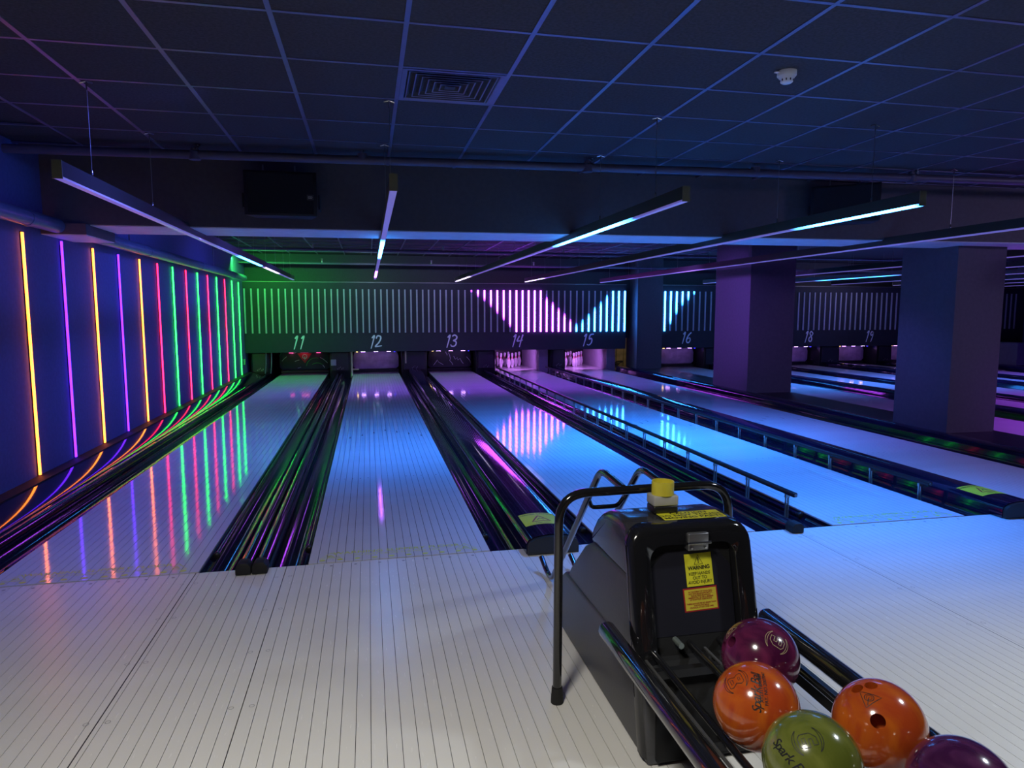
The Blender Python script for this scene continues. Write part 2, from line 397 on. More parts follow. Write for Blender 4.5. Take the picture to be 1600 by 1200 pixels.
def narrow_divider(a, b, name, rails=2):
    mx = (a+b)/2; x0, x1 = a+.205, b-.205
    d = tag(empty('lane_divider', (mx, 0, 0)), 'narrow divider of round dark rails between lanes %s' % name, 'lane divider', 'lane dividers')
    box('divider_base', (x0-mx, .008, -.125), (x1-mx, 12.25, .0), M_BLK, d)
    offs = (-.043, .043) if rails == 2 else (-.05,)
    for s in offs:
        rr = .038
        pts = [(s+rr*math.cos(PI*k/8), .022+rr*math.sin(PI*k/8)) for k in range(9)]+[(s-rr, .001), (s+rr, .001)]
        prism('rail', pts, 'y', -.01, 12.25, M_CAP, d)
        pts = [(s-.041, .0015), (s+.041, .0015), (s+.041, .045), (s+.022, .068), (s-.022, .068), (s-.041, .045)]
        prism('end_cap', pts, 'y', -.10, -.012, M_RUB, d, .006, 2)
    gutter(a, x0, 'glossy dark gutter trough on the lane %s side of the narrow rails' % name.split(' and ')[0], -1)
    gutter(x1, b, 'glossy dark gutter trough on the lane %s side of the narrow rails' % name.split(' and ')[1], 1)
E_ = {n: (LANES[n], LANES[n]+LW) for n in LANES}
narrow_divider(E_[11][1], E_[12][0], 'eleven and twelve')
wide_divider(E_[12][1], E_[13][0], 'twelve and thirteen')
narrow_divider(E_[13][1], E_[14][0], 'thirteen and fourteen', 1)
wide_divider(E_[14][1], E_[15][0], 'fourteen and fifteen')
wide_divider(E_[16][1], E_[17][0], 'sixteen and seventeen', False)
narrow_divider(E_[17][1], E_[18][0], 'seventeen and eighteen')
wide_divider(E_[18][1], E_[19][0], 'eighteen and nineteen', False)
narrow_divider(E_[19][1], E_[20][0], 'nineteen and twenty')
wide_divider(E_[20][1], E_[21][0], 'twenty and twenty-one', False)
# strip-wall side of lane 11
d = tag(empty('lane_divider', (-2.1, 0, 0)), 'glossy dark curved cover between the blue wall and lane 11', 'lane divider', 'lane dividers')
pts = [(-.112, -.125), (.16, -.125), (.16, .0)]
for k in range(15):
    t = k/14; pts.append((.155-.265*t, .010+.080*t**.62))
prism('cap', pts, 'y', .0, 12.25, M_CAP, d)
for s in (.20,):
    rr = .036; q = [(s+rr*math.cos(PI*k/8), .022+rr*math.sin(PI*k/8)) for k in range(9)]+[(s-rr, -.125), (s+rr, -.125)]
    prism('rail', q, 'y', .0, 12.25, M_CAP, d)
gutter(-1.862, -1.655, 'glossy dark gutter trough of lane 11 beside the blue wall cover', 1)
# column side of lane 15 and the left side of lane 16
gutter(6.299, 6.50, 'glossy dark gutter trough of lane 15 beside the columns', -1)
d = tag(empty('lane_divider', (6.62, 0, 0)), 'glossy dark rounded divider between lane 15 and the columns', 'lane divider', 'lane dividers')
prism('cap', round_cap(-.115, .125, .10, .03), 'y', .005, 12.25, M_CAP, d)
gutter(7.63, 7.80, 'dark gutter trough of lane 16 beside the columns', 1)
# raised bumpers of lane 14
brk = pmesh(*join2([(boxv((-.014, -.006, -.07), (-.006, .006, .10)), BOXF), (boxv((.006, -.006, -.07), (.014, .006, .10)), BOXF), (boxv((-.016, -.010, .085), (.016, .010, .108)), BOXF)]))
brk.materials.append(M_STEEL)
for x, side, y0 in ((3.37, 'narrow rail', .33), (4.585, 'wide divider', .40)):
    b = tag(empty('bumper_rail', (x, y0, 0)), 'raised black bumper rail on steel brackets along lane 14 by the %s' % side, 'bumper rail', 'raised bumper rails')
    bbox('rail', (-.018, 0, .108), (.018, 12-y0, .142), M_BLK, b, .008, 2)
    tube('end_plug', [(0, -.006, .125), (0, .0, .125)], .011, M_GREY, b, 8)
    for j in range(22):
        o = link('bracket', brk, M_STEEL, b); o.location = (0, .10+.53*j, 0)

# ================================================================== LED strips on the wall
LEDC = {'orange': ((1, .19, .012), 9), 'purple': ((.11, .010, 1), 6.5), 'pink': ((1, .010, .07), 6.5), 'green': ((.012, 1, .05), 11)}
seq = ['orange', 'purple', 'orange', 'purple', 'orange', 'pink', 'green', 'pink', 'green', 'pink', 'green', 'pink', 'green', 'green']
ORD = ['first', 'second', 'third', 'fourth', 'fifth', 'sixth', 'seventh', 'eighth', 'ninth', 'tenth', 'eleventh', 'twelfth', 'thirteenth', 'fourteenth']
for i, c in enumerate(seq):
    y = 2.25+.7085*i
    s = tag(empty('led_strip', (XL, y, .105)), 'glowing %s vertical LED strip on the blue wall, %s from the number panel' % (c, ORD[13-i]), 'led strip', 'LED strips on the blue wall')
    box('channel', (0, -.012, 0), (.008, .012, 1.98), M_BLK, s)
    box('tube', (.008, -.009, .004), (.022, .009, 1.976), emis('led_'+c, *LEDC[c]), s)

# ================================================================== number panels with LED tubes
def tube_mat():
    m = mat('led_tube', (.42, .43, .50), .4); nt = m.node_tree; b = nt.nodes['Principled BSDF']
    def attr(n):
        a = nt.nodes.new('ShaderNodeAttribute'); a.attribute_type = 'OBJECT'; a.attribute_name = n; return a
    tc = nt.nodes.new('ShaderNodeTexCoord'); sx = nt.nodes.new('ShaderNodeSeparateXYZ'); nt.links.new(tc.outputs['Generated'], sx.inputs[0])
    def math_(op, a, bb):
        n = nt.nodes.new('ShaderNodeMath'); n.operation = op
        for i, q in enumerate((a, bb)):
            if isinstance(q, (int, float)): n.inputs[i].default_value = q
            else: nt.links.new(q, n.inputs[i])
        return n.outputs[0]
    z = sx.outputs['Z']; lo, hi = attr('lit_low'), attr('lit_high'); soft = .14
    up = math_('DIVIDE', math_('SUBTRACT', z, lo.outputs['Fac']), soft); dn = math_('DIVIDE', math_('SUBTRACT', hi.outputs['Fac'], z), soft)
    def clamp(s):
        n = nt.nodes.new('ShaderNodeClamp'); nt.links.new(s, n.inputs[0]); return n.outputs[0]
    f = math_('MULTIPLY', clamp(up), clamp(dn)); f = math_('POWER', f, 1.6)
    a = attr('lit_color'); nt.links.new(a.outputs['Color'], b.inputs['Emission Color'])
    nt.links.new(math_('MULTIPLY', f, 26.0), b.inputs['Emission Strength']); return m
M_LED = tube_mat()
tbm = pmesh(*join2([(boxv((-.016, -.024, .98), (.016, 0, 1.97)), BOXF)])); tbm.materials.append(M_LED)
def led(parent, x, lo, hi, col):
    o = link('led_tube', tbm, M_LED, parent); o.location = (x, 0, 0); o['lit_low'] = float(lo); o['lit_high'] = float(hi); o['lit_color'] = [float(c) for c in col]
def interp(t, K):
    for (a, va), (b, vb) in zip(K, K[1:]):
        if t <= b: return va+(vb-va)*(t-a)/(b-a)
    return K[-1][1]
DIG = {'1': [[(-.02, .09), (.035, .15), (.01, .04), (-.045, -.15)]], '2': [[(-.05, .08), (-.02, .14), (.045, .13), (.05, .07), (.0, -.02), (-.075, -.10), (-.02, -.10), (.075, -.085)]],
       '3': [[(-.04, .12), (.02, .15), (.07, .11), (.05, .05), (-.01, .02), (.045, -.005), (.05, -.06), (.01, -.11), (-.06, -.11), (-.075, -.07)]],
       '4': [[(.0, .12), (-.06, -.0), (.0, .0), (.08, .02)], [(.085, .15), (.04, .02), (-.005, -.15)]],
       '5': [[(.10, .15), (.01, .13), (-.02, .03), (.03, .045), (.05, -.0), (.03, -.07), (-.03, -.12), (-.08, -.10)]],
       '6': [[(.075, .14), (.0, .07), (-.05, -.03), (-.05, -.10), (.0, -.12), (.045, -.06), (.03, .0), (-.03, -.02)]],
       '8': [[(.05, .10), (.01, .145), (-.03, .10), (.0, .03), (.03, -.05), (.0, -.12), (-.05, -.10), (-.05, -.03), (.02, .03), (.06, .085), (.05, .12)]],
       '9': [[(.05, .11), (.0, .13), (-.035, .07), (-.01, .03), (.03, .06), (.055, .12), (.03, .0), (-.03, -.15)]]}
def smooth2(p, n=4):
    p = [Vector(a) for a in p]; out = []
    for i in range(len(p)-1):
        a, b, c, d = p[max(i-1, 0)], p[i], p[i+1], p[min(i+2, len(p)-1)]
        for k in range(n):
            t = k/n; out.append(.5*((2*b)+(c-a)*t+(2*a-5*b+4*c-d)*t*t+(3*b-a-3*c+d)*t**3))
    return out+[p[-1]]
def number(parent, s, x, z=.765):
    parts = []; dx = -.075
    for ch in s:
        for st in DIG[ch]:
            p = smooth2(st); N = len(p); v, f = ribbon(p, [.020+.014*math.sin(PI*min(1, .25+.75*i/(N-1))) for i in range(N)])
            parts.append(shift((v, f), dx, 0))
        dx += .125 if s != '11' else .14
    o = flat('lane_number', join2(parts), (x, -.0015, z), (1, 0, 0), (0, 0, 1), M_NUM, parent)
    o['label'] = 'hand-painted number '+s
PUR, CYA = (.45, .06, 1), (.03, .26, 1)
P1 = tag(empty('number_panel', (0, YP, 0)), 'long dark panel with light tubes above lanes 11 to 15, painted lane numbers', 'wall panel')
M_BOARD = mat('panel_navy_black', (.022, .024, .034), .65)
box('board', (XL+.002, .0, .545), (6.64, .06, 2.12), M_BOARD, P1)
box('top_trim', (XL+.002, -.01, 2.121), (6.64, .30, 2.135), M_GREY, P1)
KX = [(0, -2.292), (10, -.85), (20, .532), (33, 2.30), (37, 2.92), (43, 3.85), (52, 5.20), (61, 6.60)]
LIT = {36: (.93, 1.1), 37: (.82, 1.1), 38: (.72, 1.1), 39: (.58, 1.1), 40: (.42, 1.1), 41: (.26, 1.1), 42: (.10, 1.1), 48: (-.2, .86), 49: (-.2, .74), 50: (-.2, .6), 51: (-.2, .46), 52: (-.2, .32), 53: (-.2, .22), 54: (-.2, .32), 55: (-.2, .46), 56: (-.2, .62), 57: (-.2, .76), 58: (-.2, .92)}
for i in range(62):
    lo, hi = LIT.get(i, (2, 2))
    if 43 <= i <= 47 or i >= 59: lo, hi = -.3, 1.3
    if i < 5: lo, hi = 2, 2
    led(P1, interp(i, KX), lo, hi, CYA if i >= 53 else PUR)
for s, x in (('11', -1.16), ('12', .54), ('13', 2.29), ('14', 3.88), ('15', 5.66)): number(P1, s, x)
P2 = tag(empty('number_panel', (0, YP, 0)), 'dark panel with light tubes above lanes 16 to 21 beyond the columns', 'wall panel')
box('board', (7.53, .0, .545), (XR-.01, .06, 2.12), M_BOARD, P2)
box('top_trim', (7.53, -.01, 2.121), (XR-.01, .30, 2.135), M_GREY, P2)
for i in range(70):
    x = 7.67+.157*i
    if x > 18.4: break
    lo, hi = {0: (-.2, 1.3), 1: (.15, 1.3), 2: (.4, 1.2), 3: (.62, 1.2), 4: (.75, 1.2), 5: (.9, 1.15)}.get(i, (2, 2))
    led(P2, x, lo, hi, CYA)
for s, x in (('16', 8.29), ('18', 11.80), ('19', 13.66)): number(P2, s, x, .80)

# ================================================================== pin ends
M_RACKP = mat('rack_board_violet', (.34, .26, .40), .55, var=.15)
M_RACKK = mat('rack_board_black', (.035, .035, .045), .5)
M_BOLT = mat('print_white', (.65, .65, .72), .5)
M_GRN = mat('print_green', (.05, .45, .08), .5)
M_RDK = mat('print_red', (.75, .03, .05), .5)
def arc(cx, cy, r, a0, a1, w=.012, n=8): return ribbon([(cx+r*math.cos(a0+(a1-a0)*k/n), cy+r*math.sin(a0+(a1-a0)*k/n)) for k in range(n+1)], w)
for n in (11, 12, 13, 16, 17, 18, 19, 20, 21):
    cx = LANES[n]+LW/2; lab = {11: 'black sweep board with red triangle emblem and curved streaks on lane 11', 12: 'plain violet lit sweep board on lane 12', 13: 'dark sweep board with white lightning print on lane 13'}.get(n, 'violet lit sweep board closing lane %s' % NW[n])
    r = tag(empty('sweep_board', (cx, 12.75, .09)), lab, 'sweep board', 'sweep boards at the lane ends')
    m = M_RACKK if n in (11, 13) else M_RACKP
    wd = .575 if n == 11 else .54
    pts = [(-wd+.06, 0), (wd-.06, 0), (wd, .06), (wd, .30), (wd-.08, .52), (-wd+.08, .52), (-wd, .30), (-wd, .06)]
    prism('board', pts, 'y', 0, .03, m, r, .01, 2)
    box('lower_bar', (-.54, -.02, -.075), (.54, .03, -.01), M_BLK, r)
    if n == 11:
        O, U, V = (0, -.002, .25), (1, 0, 0), (0, 0, 1)
        flat('emblem_triangle', ([Vector((-.17, .17)), Vector((.0, -.06)), Vector((.17, .17))], [(0, 1, 2)]), (0, -.002, .22), U, V, M_RDK, r)
        e = flat('emblem_ring', join2([arc(0, .075, .05, 0, 2*PI, .016, 14), ribbon([(0, .075), (.0, -.01)], .016)]), (0, -.004, .24), U, V, M_BOLT, r)
        flat('white_streak', join2([arc(-.1, -.3, .52, 2.2, 2.5), arc(-.1, -.3, .52, 1.75, 1.95), arc(0, -.5, .55, 1.8, 2.0), arc(0, -.65, .52, 1.75, 1.9), arc(.1, -.4, .55, .7, 1.1), arc(.1, -.35, .4, .5, .7)]), (0, -.003, .20), U, V, M_BOLT, r)
        flat('green_streak', join2([arc(.25, -.18, .22, 1.3, 3.0), arc(.28, -.28, .2, .9, 2.2), arc(-.2, -.1, .42, 2.2, 2.7)]), (0, -.003, .24), U, V, M_GRN, r)
        for px in (-.30, .32): lathe('spot_lens', [(0, 0), (.05, 0), (.05, .03), (0, .03)], emis('pink_lens', (1, .05, .35), 1.6), r, 12, (px, -.05, .40))
        box('spot_lens', (-.09, -.06, .415), (.09, -.02, .44), emis('pink_lens', (1, .05, .35), 1.6), r)
    elif n == 13:
        flat('lightning_print', join2([ribbon(smooth2(p, 1), .011) for p in ([(-.40, -.16), (-.30, -.03), (-.28, -.08), (-.16, -.15)], [(-.1, .17), (-.06, .08), (-.02, .15), (.0, .08), (.02, .0), (.0, -.05), (.05, -.10), (.08, -.16)], [(.1, .06), (.14, -.02), (.19, .02), (.2, -.04), (.26, -.0), (.3, -.08), (.34, -.13)], [(.42, .04), (.5, -.05), (.53, -.12)])]), (0, -.003, .22), (1, 0, 0), (0, 0, 1), M_BOLT, r)
    # lamp bar above the sweep board, under the number panel
    if n != 11:
        g = tag(empty('lamp_bar', (cx, 12.5, .525)), 'black lamp bar with three violet lamps over lane %s' % NW[n], 'lamp', 'lamp bars over the sweep boards')
        box('bar', (-.42, -.02, .0), (.42, .02, .02), M_BLK, g)
        for px in (-.35, .35): boxes('bracket', [((px-.01, -.14, .0205), (px+.01, .02, .05)), ((px-.01, -.14, .0501), (px+.01, -.12, .276))], M_BLK, g)
        for px in (-.30, 0, .30): box('lamp', (px-.05, -.012, -.012), (px+.05, .018, 0), emis('violet_lamp', (.55, .28, 1), 16 if n < 14 else 8), g)
        box('amber_lamp', (-.46, -.02, -.014), (-.421, .01, .014), emis('amber_lamp', (1, .62, .2), 6), g)
        box('blue_lamp', (.421, -.02, -.02), (.45, .01, .014), emis('blue_lamp', (.02, .02, 1), 3), g)
# kickback boxes between the pits
def kick(x0, x1, label):
    t = tag(empty('kickback', ((x0+x1)/2, 12.1, -.12)), label, 'machine housing', 'kickback housings between the lane ends'); h = (x1-x0)/2
    bbox('housing', (-h, .2, 0), (h, 2.5, .66), M_BLK, t, .01)
    box('frame_plate', (-h+.05, .16, .22), (h-.05, .199, .63), M_SHELL, t)
    for q in range(5): box('fitting', (-.06+.03*q, .14, .24+.02*(q % 3)), (-.045+.03*q, .159, .27+.02*(q % 3)), M_GREY, t)
    return t
for a, b in ((11, 12), (12, 13), (13, 14), (16, 17), (17, 18), (18, 19), (19, 20), (20, 21)):
    kick(E_[a][1]+.06, E_[b][0]-.06, 'dark machine housing between the pin ends of lanes %s and %s' % (NW[a], NW[b]))
kick(4.79, 5.17, 'dark machine housing between the pin ends of lanes fourteen and fifteen')
kick(XL+.06, E_[11][0]-.2, 'dark machine housing between the blue wall and lane 11 pin end')
t = tag(empty('pipe_frame', (-.030, 12.30, 0)), 'cream upright pipe with side arm at the end of lane 12', 'pipe')
tube('upright', [(0, 0, -.129), (0, 0, .54)], .026, M_CREAM, t); tube('side_arm', [(0.02, -.01, .12), (.16, -.01, .12)], .018, M_CREAM, t)
t = tag(box('cream_post', (1.20, 12.20, .25), (1.235, 12.235, .545), M_CREAM), 'short cream post under the number panel between lanes 12 and 13', 'post')
t = tag(bbox('control_box', (-.50, 12.2, .22), (-.38, 12.25, .36), mat('pale_box', (.35, .38, .45), .5)), 'small pale control box at the pin end between lanes 11 and 12', 'control box')
t = tag(bbox('wall_socket', (XL+.001, 11.75, .30), (XL+.03, 11.87, .42), mat('socket_green', (.25, .6, .25), .5)), 'small square socket low on the blue wall near the number panel', 'socket')
t = tag(empty('cable_bundle', (-1.9, 12.1, 0)), 'grey hanging cables at the pin end beside the blue wall', 'cable')
for dx in (0, .12): tube('cable', [(dx, 0, .56), (dx-.01, .0, .3), (dx-.03, -.02, .07)], .014, M_GREY, t, 6)
# pins on lanes 14 and 15
prof = [(.0, 0), (.028, 0), (.030, .01), (.045, .06), (.056, .10), (.0605, .115), (.060, .13), (.052, .18), (.038, .22), (.026, .25), (.0235, .265), (.025, .29), (.031, .325), (.0325, .345), (.028, .368), (.016, .38), (0, .382)]
pinm = lathe_mesh(prof, 18); pinm.materials.append(M_PIN)
st1 = lathe_mesh([(.0315, .236), (.0320, .2365), (.0268, .2495), (.0262, .249)], 18)
st1 = lathe_mesh([(.0335, .2335), (.0285, .246), (.0279, .246), (.0329, .2335)], 18); st1.materials.append(M_PINRED)
st2 = lathe_mesh([(.0246, .262), (.0247, .276), (.0241, .276), (.024, .262)], 18); st2.materials.append(M_PINRED)
for me in (pinm, st1, st2):
    for p in me.polygons: p.use_smooth = True
for n, hx in ((14, 3.93), (15, 5.70)):
    for row in range(4):
        for c in range(row+1):
            p = tag(empty('bowling_pin', (hx+(c-row/2)*.305, 13.30+row*.264, 0)), 'white bowling pin with red neck stripes standing on lane %s' % NW[n], 'bowling pin', 'pins set on lane %s' % NW[n])
            link('body', pinm, M_PIN, p); link('stripe', st1, M_PINRED, p); link('stripe', st2, M_PINRED, p)
    spot('pin_lamp', (hx, 12.3, .60), (hx, 13.6, .12), 70, (.62, .22, 1), 110, .6, .05)
    s = tag(box('side_panel', ({14: 4.53, 15: 6.31}[n], 12.45, -.125), ({14: 4.76, 15: 6.54}[n], 14.4, .60), mat('side_panel_grey', (.40, .37, .44), .5)), 'pale side panel of the open pin end of lane %s' % NW[n], 'side panel')
t = tag(empty('timber_screen', (7.0, 13.4, 0)), 'raw timber boards behind the dark column beside lane 15', 'timber screen')
for i in range(5): box('plank', (-.45+.2*i, 0, -.13), (-.27+.2*i, .03, .80), M_WOOD, t)
spot('workshop_lamp', (6.9, 12.7, .66), (7.0, 13.4, .2), 2.5, (1, .8, .4), 120, .5, .05)
t = tag(empty('cable_coil', (6.80, 13.1, .0)), 'loose black cable coil on the floor by the timber screen', 'cable')
for i in range(4):
    tube('loop', [(.10*math.cos(a*PI/7)+.05*i-.05, .10*math.sin(a*PI/7), .04+.03*i+.03*math.sin(a*PI/7+i)) for a in range(15)], .016, M_BLK, t, 6)
wv = [(17.9, 11.5), (18.65, 11.5), (18.65, 12.0), (17.9, 12.0)]
t = tag(prism('sloped_housing', [(17.75, .0), (18.66, .0), (18.66, .08), (18.1, .62), (17.75, .62)], 'y', 11.3, 11.9, mat('pale_blue_panel', (.22, .28, .36), .5)), 'pale sloped machine housing at the far wall under the number panel', 'machine housing')

# ================================================================== ceiling fittings
def bar_mat(name, pulses, base=(.30, .22, .95), bs=.30):
    """diffuser whose LED pulse runs along the bar (object y)"""
    m = mat(name, (.5, .5, .55), .4, var=.02); nt = m.node_tree; b = nt.nodes['Principled BSDF']
    tc = nt.nodes.new('ShaderNodeTexCoord'); s = nt.nodes.new('ShaderNodeSeparateXYZ'); nt.links.new(tc.outputs['Object'], s.inputs[0])
    r = nt.nodes.new('ShaderNodeValToRGB'); mr = nt.nodes.new('ShaderNodeMapRange'); mr.inputs['From Max'].default_value = 11.4
    nt.links.new(s.outputs['Y'], mr.inputs['Value']); nt.links.new(mr.outputs['Result'], r.inputs['Fac'])
    cr = r.color_ramp; first = True
    pts = []
    for a, bb, col, st in pulses:
        f = .35
        pts += [(max(0, a-f), base, bs), (a, col, st), (bb, col, st), (min(11.4, bb+f), base, bs)]
    MX = 40
    cr.elements[0].position = 0; cr.elements[0].color = (*(Vector(base)*bs/MX), 1)
    cr.elements[1].position = 1; cr.elements[1].color = (*(Vector(base)*bs/MX), 1)
    for y, c, st in pts:
        e = cr.elements.new(y/11.4); e.color = (*(Vector(c)*st/MX), 1)
    nt.links.new(r.outputs['Color'], b.inputs['Emission Color']); b.inputs['Emission Strength'].default_value = MX
    return m
CY = (.04, .30, 1); WH = (.75, .6, 1)
BARS = [(-1.18, 'lane 11', [(5.2, 6.7, CY, 18), (7.2, 8.6, WH, 3)]), (.525, 'lane 12', [(3.0, 4.7, CY, 34), (7.9, 9.6, (.45, .10, 1), 14)]), (2.316, 'lane 13', [(1.15, 2.7, CY, 26), (9.3, 11.0, WH, 4)]),
        (3.89, 'lane 14', [(-.1, 1.0, CY, 28), (9.8, 11.3, WH, 3)]), (5.69, 'lane 15', []), (8.30, 'lane 16', [(9.3, 10.4, CY, 6)]), (10.05, 'lane 17', [(7.4, 9.2, CY, 6)]), (11.8, 'lane 18', []), (13.6, 'lane 19', [(5, 5.6, CY, 3)]), (15.2, 'lane 20', []), (16.9, 'lane 21', [])]
endm = mat('bar_end_olive', (.16, .16, .11), .45)
for i, (x, nm, pul) in enumerate(BARS):
    y0 = .06 if i < 3 else -.10
    g = tag(empty('pendant_light_bar', (x, y0, 2.13)), 'long dark LED light bar hanging on wires above lane %s' % NW[int(nm.split()[1])], 'light bar', 'hanging light bars above the lanes')
    LEN = 11.3 if i != 1 else 10.6
    box('housing', (-.022, 0, .012), (.022, LEN, .092), mat('bar_housing', (.022, .024, .022), .45), g)
    box('diffuser', (-.020, .004, .0), (.020, LEN-.004, .012), bar_mat('bar_diffuser_%d' % i, pul), g)
    for yy in (-.008, LEN): box('end_cap', (-.024, yy, -.001), (.024, yy+.008, .094), endm, g)
    for j in range(10):
        yy = .46+1.14*j
        if 2.35 < yy+y0 < 3.4: continue
        if yy > LEN: break
        wv_ = tube('wire', [(0, yy, .092), (0, yy, ZC-2.132)], .0022, M_GREY, g, 5)
        if i < 6 and j < 3:
            lathe('wire_grip', [(0, 0), (.007, 0), (.007, .03), (.003, .04), (0, .04)], M_CHROME, wv_, 8, (0, yy, .092))
            tubes('ceiling_clip', [[(-.035, yy, .618), (0, yy, .628), (.035, yy, .618)], [(0, yy, .628), (0, yy, .58)]], .005, M_CHROME, wv_, 5)
# sprinkler pipe in front of the beam
t = tag(empty('sprinkler_pipe', (0, 0, 2.69)), 'grey sprinkler pipe running across the ceiling before the beam', 'pipe')
def py(x): return 1.95-.06*x
tube('pipe', [(XL, py(XL), 0), (18, py(18), 0)], .034, M_PIPE, t, 14)
for x in (-.95, 2.25, 5.35, 8.5):
    tube('riser', [(x, py(x), .03), (x, py(x), .06)], .018, M_PIPE, t, 8)
    lathe('pipe_tee', [(0, -.04), (.045, -.04), (.045, .02), (.03, .03), (.03, .05), (0, .05)], M_PIPE, t, 12, (x, py(x), .0))
    lathe('sprinkler_head', [(0, .03), (.012, .03), (.014, .05), (.006, .055), (.022, .066), (.022, .070), (0, .071)], M_CHROME, t, 10, (x+.03, py(x)-.03, -.0))
for x in (.35, 3.8):
    tube('hanger_rod', [(x, py(x), .03), (x, py(x), .078)], .006, M_GREY, t, 6); lathe('hanger_clamp', [(0, .0), (.04, .0), (.04, .05), (0, .05)], M_PIPE, t, 12, (x, py(x), 0))
for (yy, zz, lab) in ((9.2, 2.60, 'thin dark sprinkler pipe crossing under the ceiling behind the beam'), (11.7, 2.52, 'thin dark pipe crossing just before the number panel top')):
    t = tag(empty('sprinkler_pipe', (0, yy, zz)), lab, 'pipe'); tube('pipe', [(XL, 0, 0), (XR, 0, 0)], .026, M_PIPE, t)
    for x in (-.6, 1.8, 4.2, 6.0): lathe('sprinkler_head', [(0, .02), (.02, .02), (.02, .09), (.03, .10), (0, .11)], M_GREY, t, 8, (x, 0, 0))
# ducts along the strip wall
for y0, y1, lab in ((-7.9, beam_y(XL)-.065, 'round blue-grey duct along the blue wall, in front of the beam'), (beam_y(XL)+.67, 11.5, 'round blue-grey duct along the blue wall, behind the beam')):
    t = tag(empty('wall_duct', (-2.20, 0, 2.175)), lab, 'duct', 'ducts along the blue wall')
    tube('duct', [(0, y0, 0), (0, y1, 0)], .062, M_DUCT, t, 18)
    for yy in ((2.05,) if y0 < 0 else (5.0, 7.6, 10.2)): tube('joint_ring', [(0, yy, 0), (0, yy+.05, 0)], .067, M_DUCT, t, 18)
    for yy in ((1.6,) if y0 < 0 else (4.4, 8.6)): tube('hanger_rod', [(0, yy, .06), (0, yy, ZC-2.175)], .008, M_PIPE, t, 6)
# air diffuser in the ceiling
vx, vy = gx0+gpx*VENT[0], gy0+gpy*VENT[1]; cxv, cyv = vx+gpx/2, vy+gpy/2
t = tag(empty('air_diffuser', (cxv, cyv, ZC-.008)), 'square dark four-way air vent set in the ceiling', 'air vent')
mv = mat('vent_metal', (.045, .045, .055), .5, .2)
def sq(h0, z0, h1, z1, th=.004):
    V = []; F = []
    for h, z in ((h0, z0), (h1, z1), (h1-th, z1+th), (h0-th, z0+th)): V += [(-h, -h*.95, z), (h, -h*.95, z), (h, h*.95, z), (-h, h*.95, z)]
    for a in range(4):
        for k in range(4): F.append((a*4+k, a*4+(k+1) % 4, ((a+1) % 4)*4+(k+1) % 4, ((a+1) % 4)*4+k))
    return pmesh(V, F)
link('frame', sq(.287, .0, .262, .0, .004), M_TBAR, t)
for i in range(6):
    h = .25-.038*i; lv = link('louver', sq(h, .002, h-.022, .020, .003), mv, t); link('lip', sq(h+.001, -.001, h-.005, -.001, .002), M_TBAR, lv)
link('centre_plate', pmesh([(-.03, -.03, .0), (.03, -.03, .0), (.03, .03, .0), (-.03, .03, .0), (0, 0, .02)], [(3, 2, 1, 0), (0, 1, 4), (1, 2, 4), (2, 3, 4), (3, 0, 4)]), mv, t)
box('plenum', (-.285, -.27, .035), (.285, .27, .043), mat('plenum_black', (.004, .004, .005), .9), t)
# smoke detector
t = tag(empty('smoke_detector', (2.66, -.43, ZC-.003)), 'white round smoke detector on the dark ceiling', 'smoke detector')
lathe('base', [(0, 0), (.052, 0), (.052, -.024), (.049, -.028), (0, -.028)][::-1], mat('detector_white', (.92, .92, .92), .4), t, 24)
lathe('chamber', [(0, -.028), (.047, -.028), (.036, -.045), (.033, -.058), (.024, -.064), (0, -.065)][::-1], mat('detector_white', (.92, .92, .92), .4), t, 24)
for k in range(10):
    a = 2*PI*k/10; box('slot', (-.003, -.0365, -.055), (.003, -.0345, -.042), M_INK, t).rotation_euler = (0, 0, a)
bbox('tab', (-.075, -.01, -.012), (-.05, .01, -.004), M_WHITE, t, .002)
# loudspeakers on the beam
def speaker(loc, rz, w, h, dpt, label, badge=True):
    s = tag(empty('loudspeaker', loc), label, 'loudspeaker', 'black loudspeakers on the beam'); s.rotation_euler = (math.radians(0), 0, rz)
    m = mat('speaker_black', (.010, .010, .014), .55)
    prism('cabinet', [(-w/2, .0), (w/2, 0), (w/2-.06, dpt), (-w/2+.06, dpt)], 'z', -h/2, h/2, m, s, .008, 2)
    box('grille', (-w/2+.03, -.006, -h/2+.02), (w/2-.03, .0, h/2-.02), mat('speaker_grille', (.008, .008, .012), .8, var=.4, vscale=300), s)
    if badge:
        b = box('badge', (w/2-.085, -.009, -.05), (w/2-.03, -.006, -.005), mat('badge_grey', (.06, .06, .07), .5), s)
        flat('badge_rings', join2([arc(-.008, 0, .008, 0, 2*PI, .004, 10), arc(.008, 0, .008, 0, 2*PI, .004, 10)]), (w/2-.0575, -.0095, -.0275), (1, 0, 0), (0, 0, 1), M_WHITE, s)
    for sx in (-1, 1): box('bracket', (sx*(w/2+.012)-.006, .03, -.12), (sx*(w/2+.012)+.006, dpt+.02, .0), m, s)
    box('mount', (-.1, dpt, -.06), (.1, dpt+.1, .06), m, s)
    for sx in (-.14, .12): tube('eye_bolt', [(sx, .02, h/2), (sx, .02, h/2+.05)], .006, M_GREY, s, 6)
speaker((-.34, 2.27, 2.455), 0, .60, .375, .20, 'black loudspeaker facing the seats on the beam near the blue wall')
speaker((4.93, 1.98, 2.50), math.radians(-38), .62, .36, .26, 'black loudspeaker turned sideways on the beam above lane 15', False)

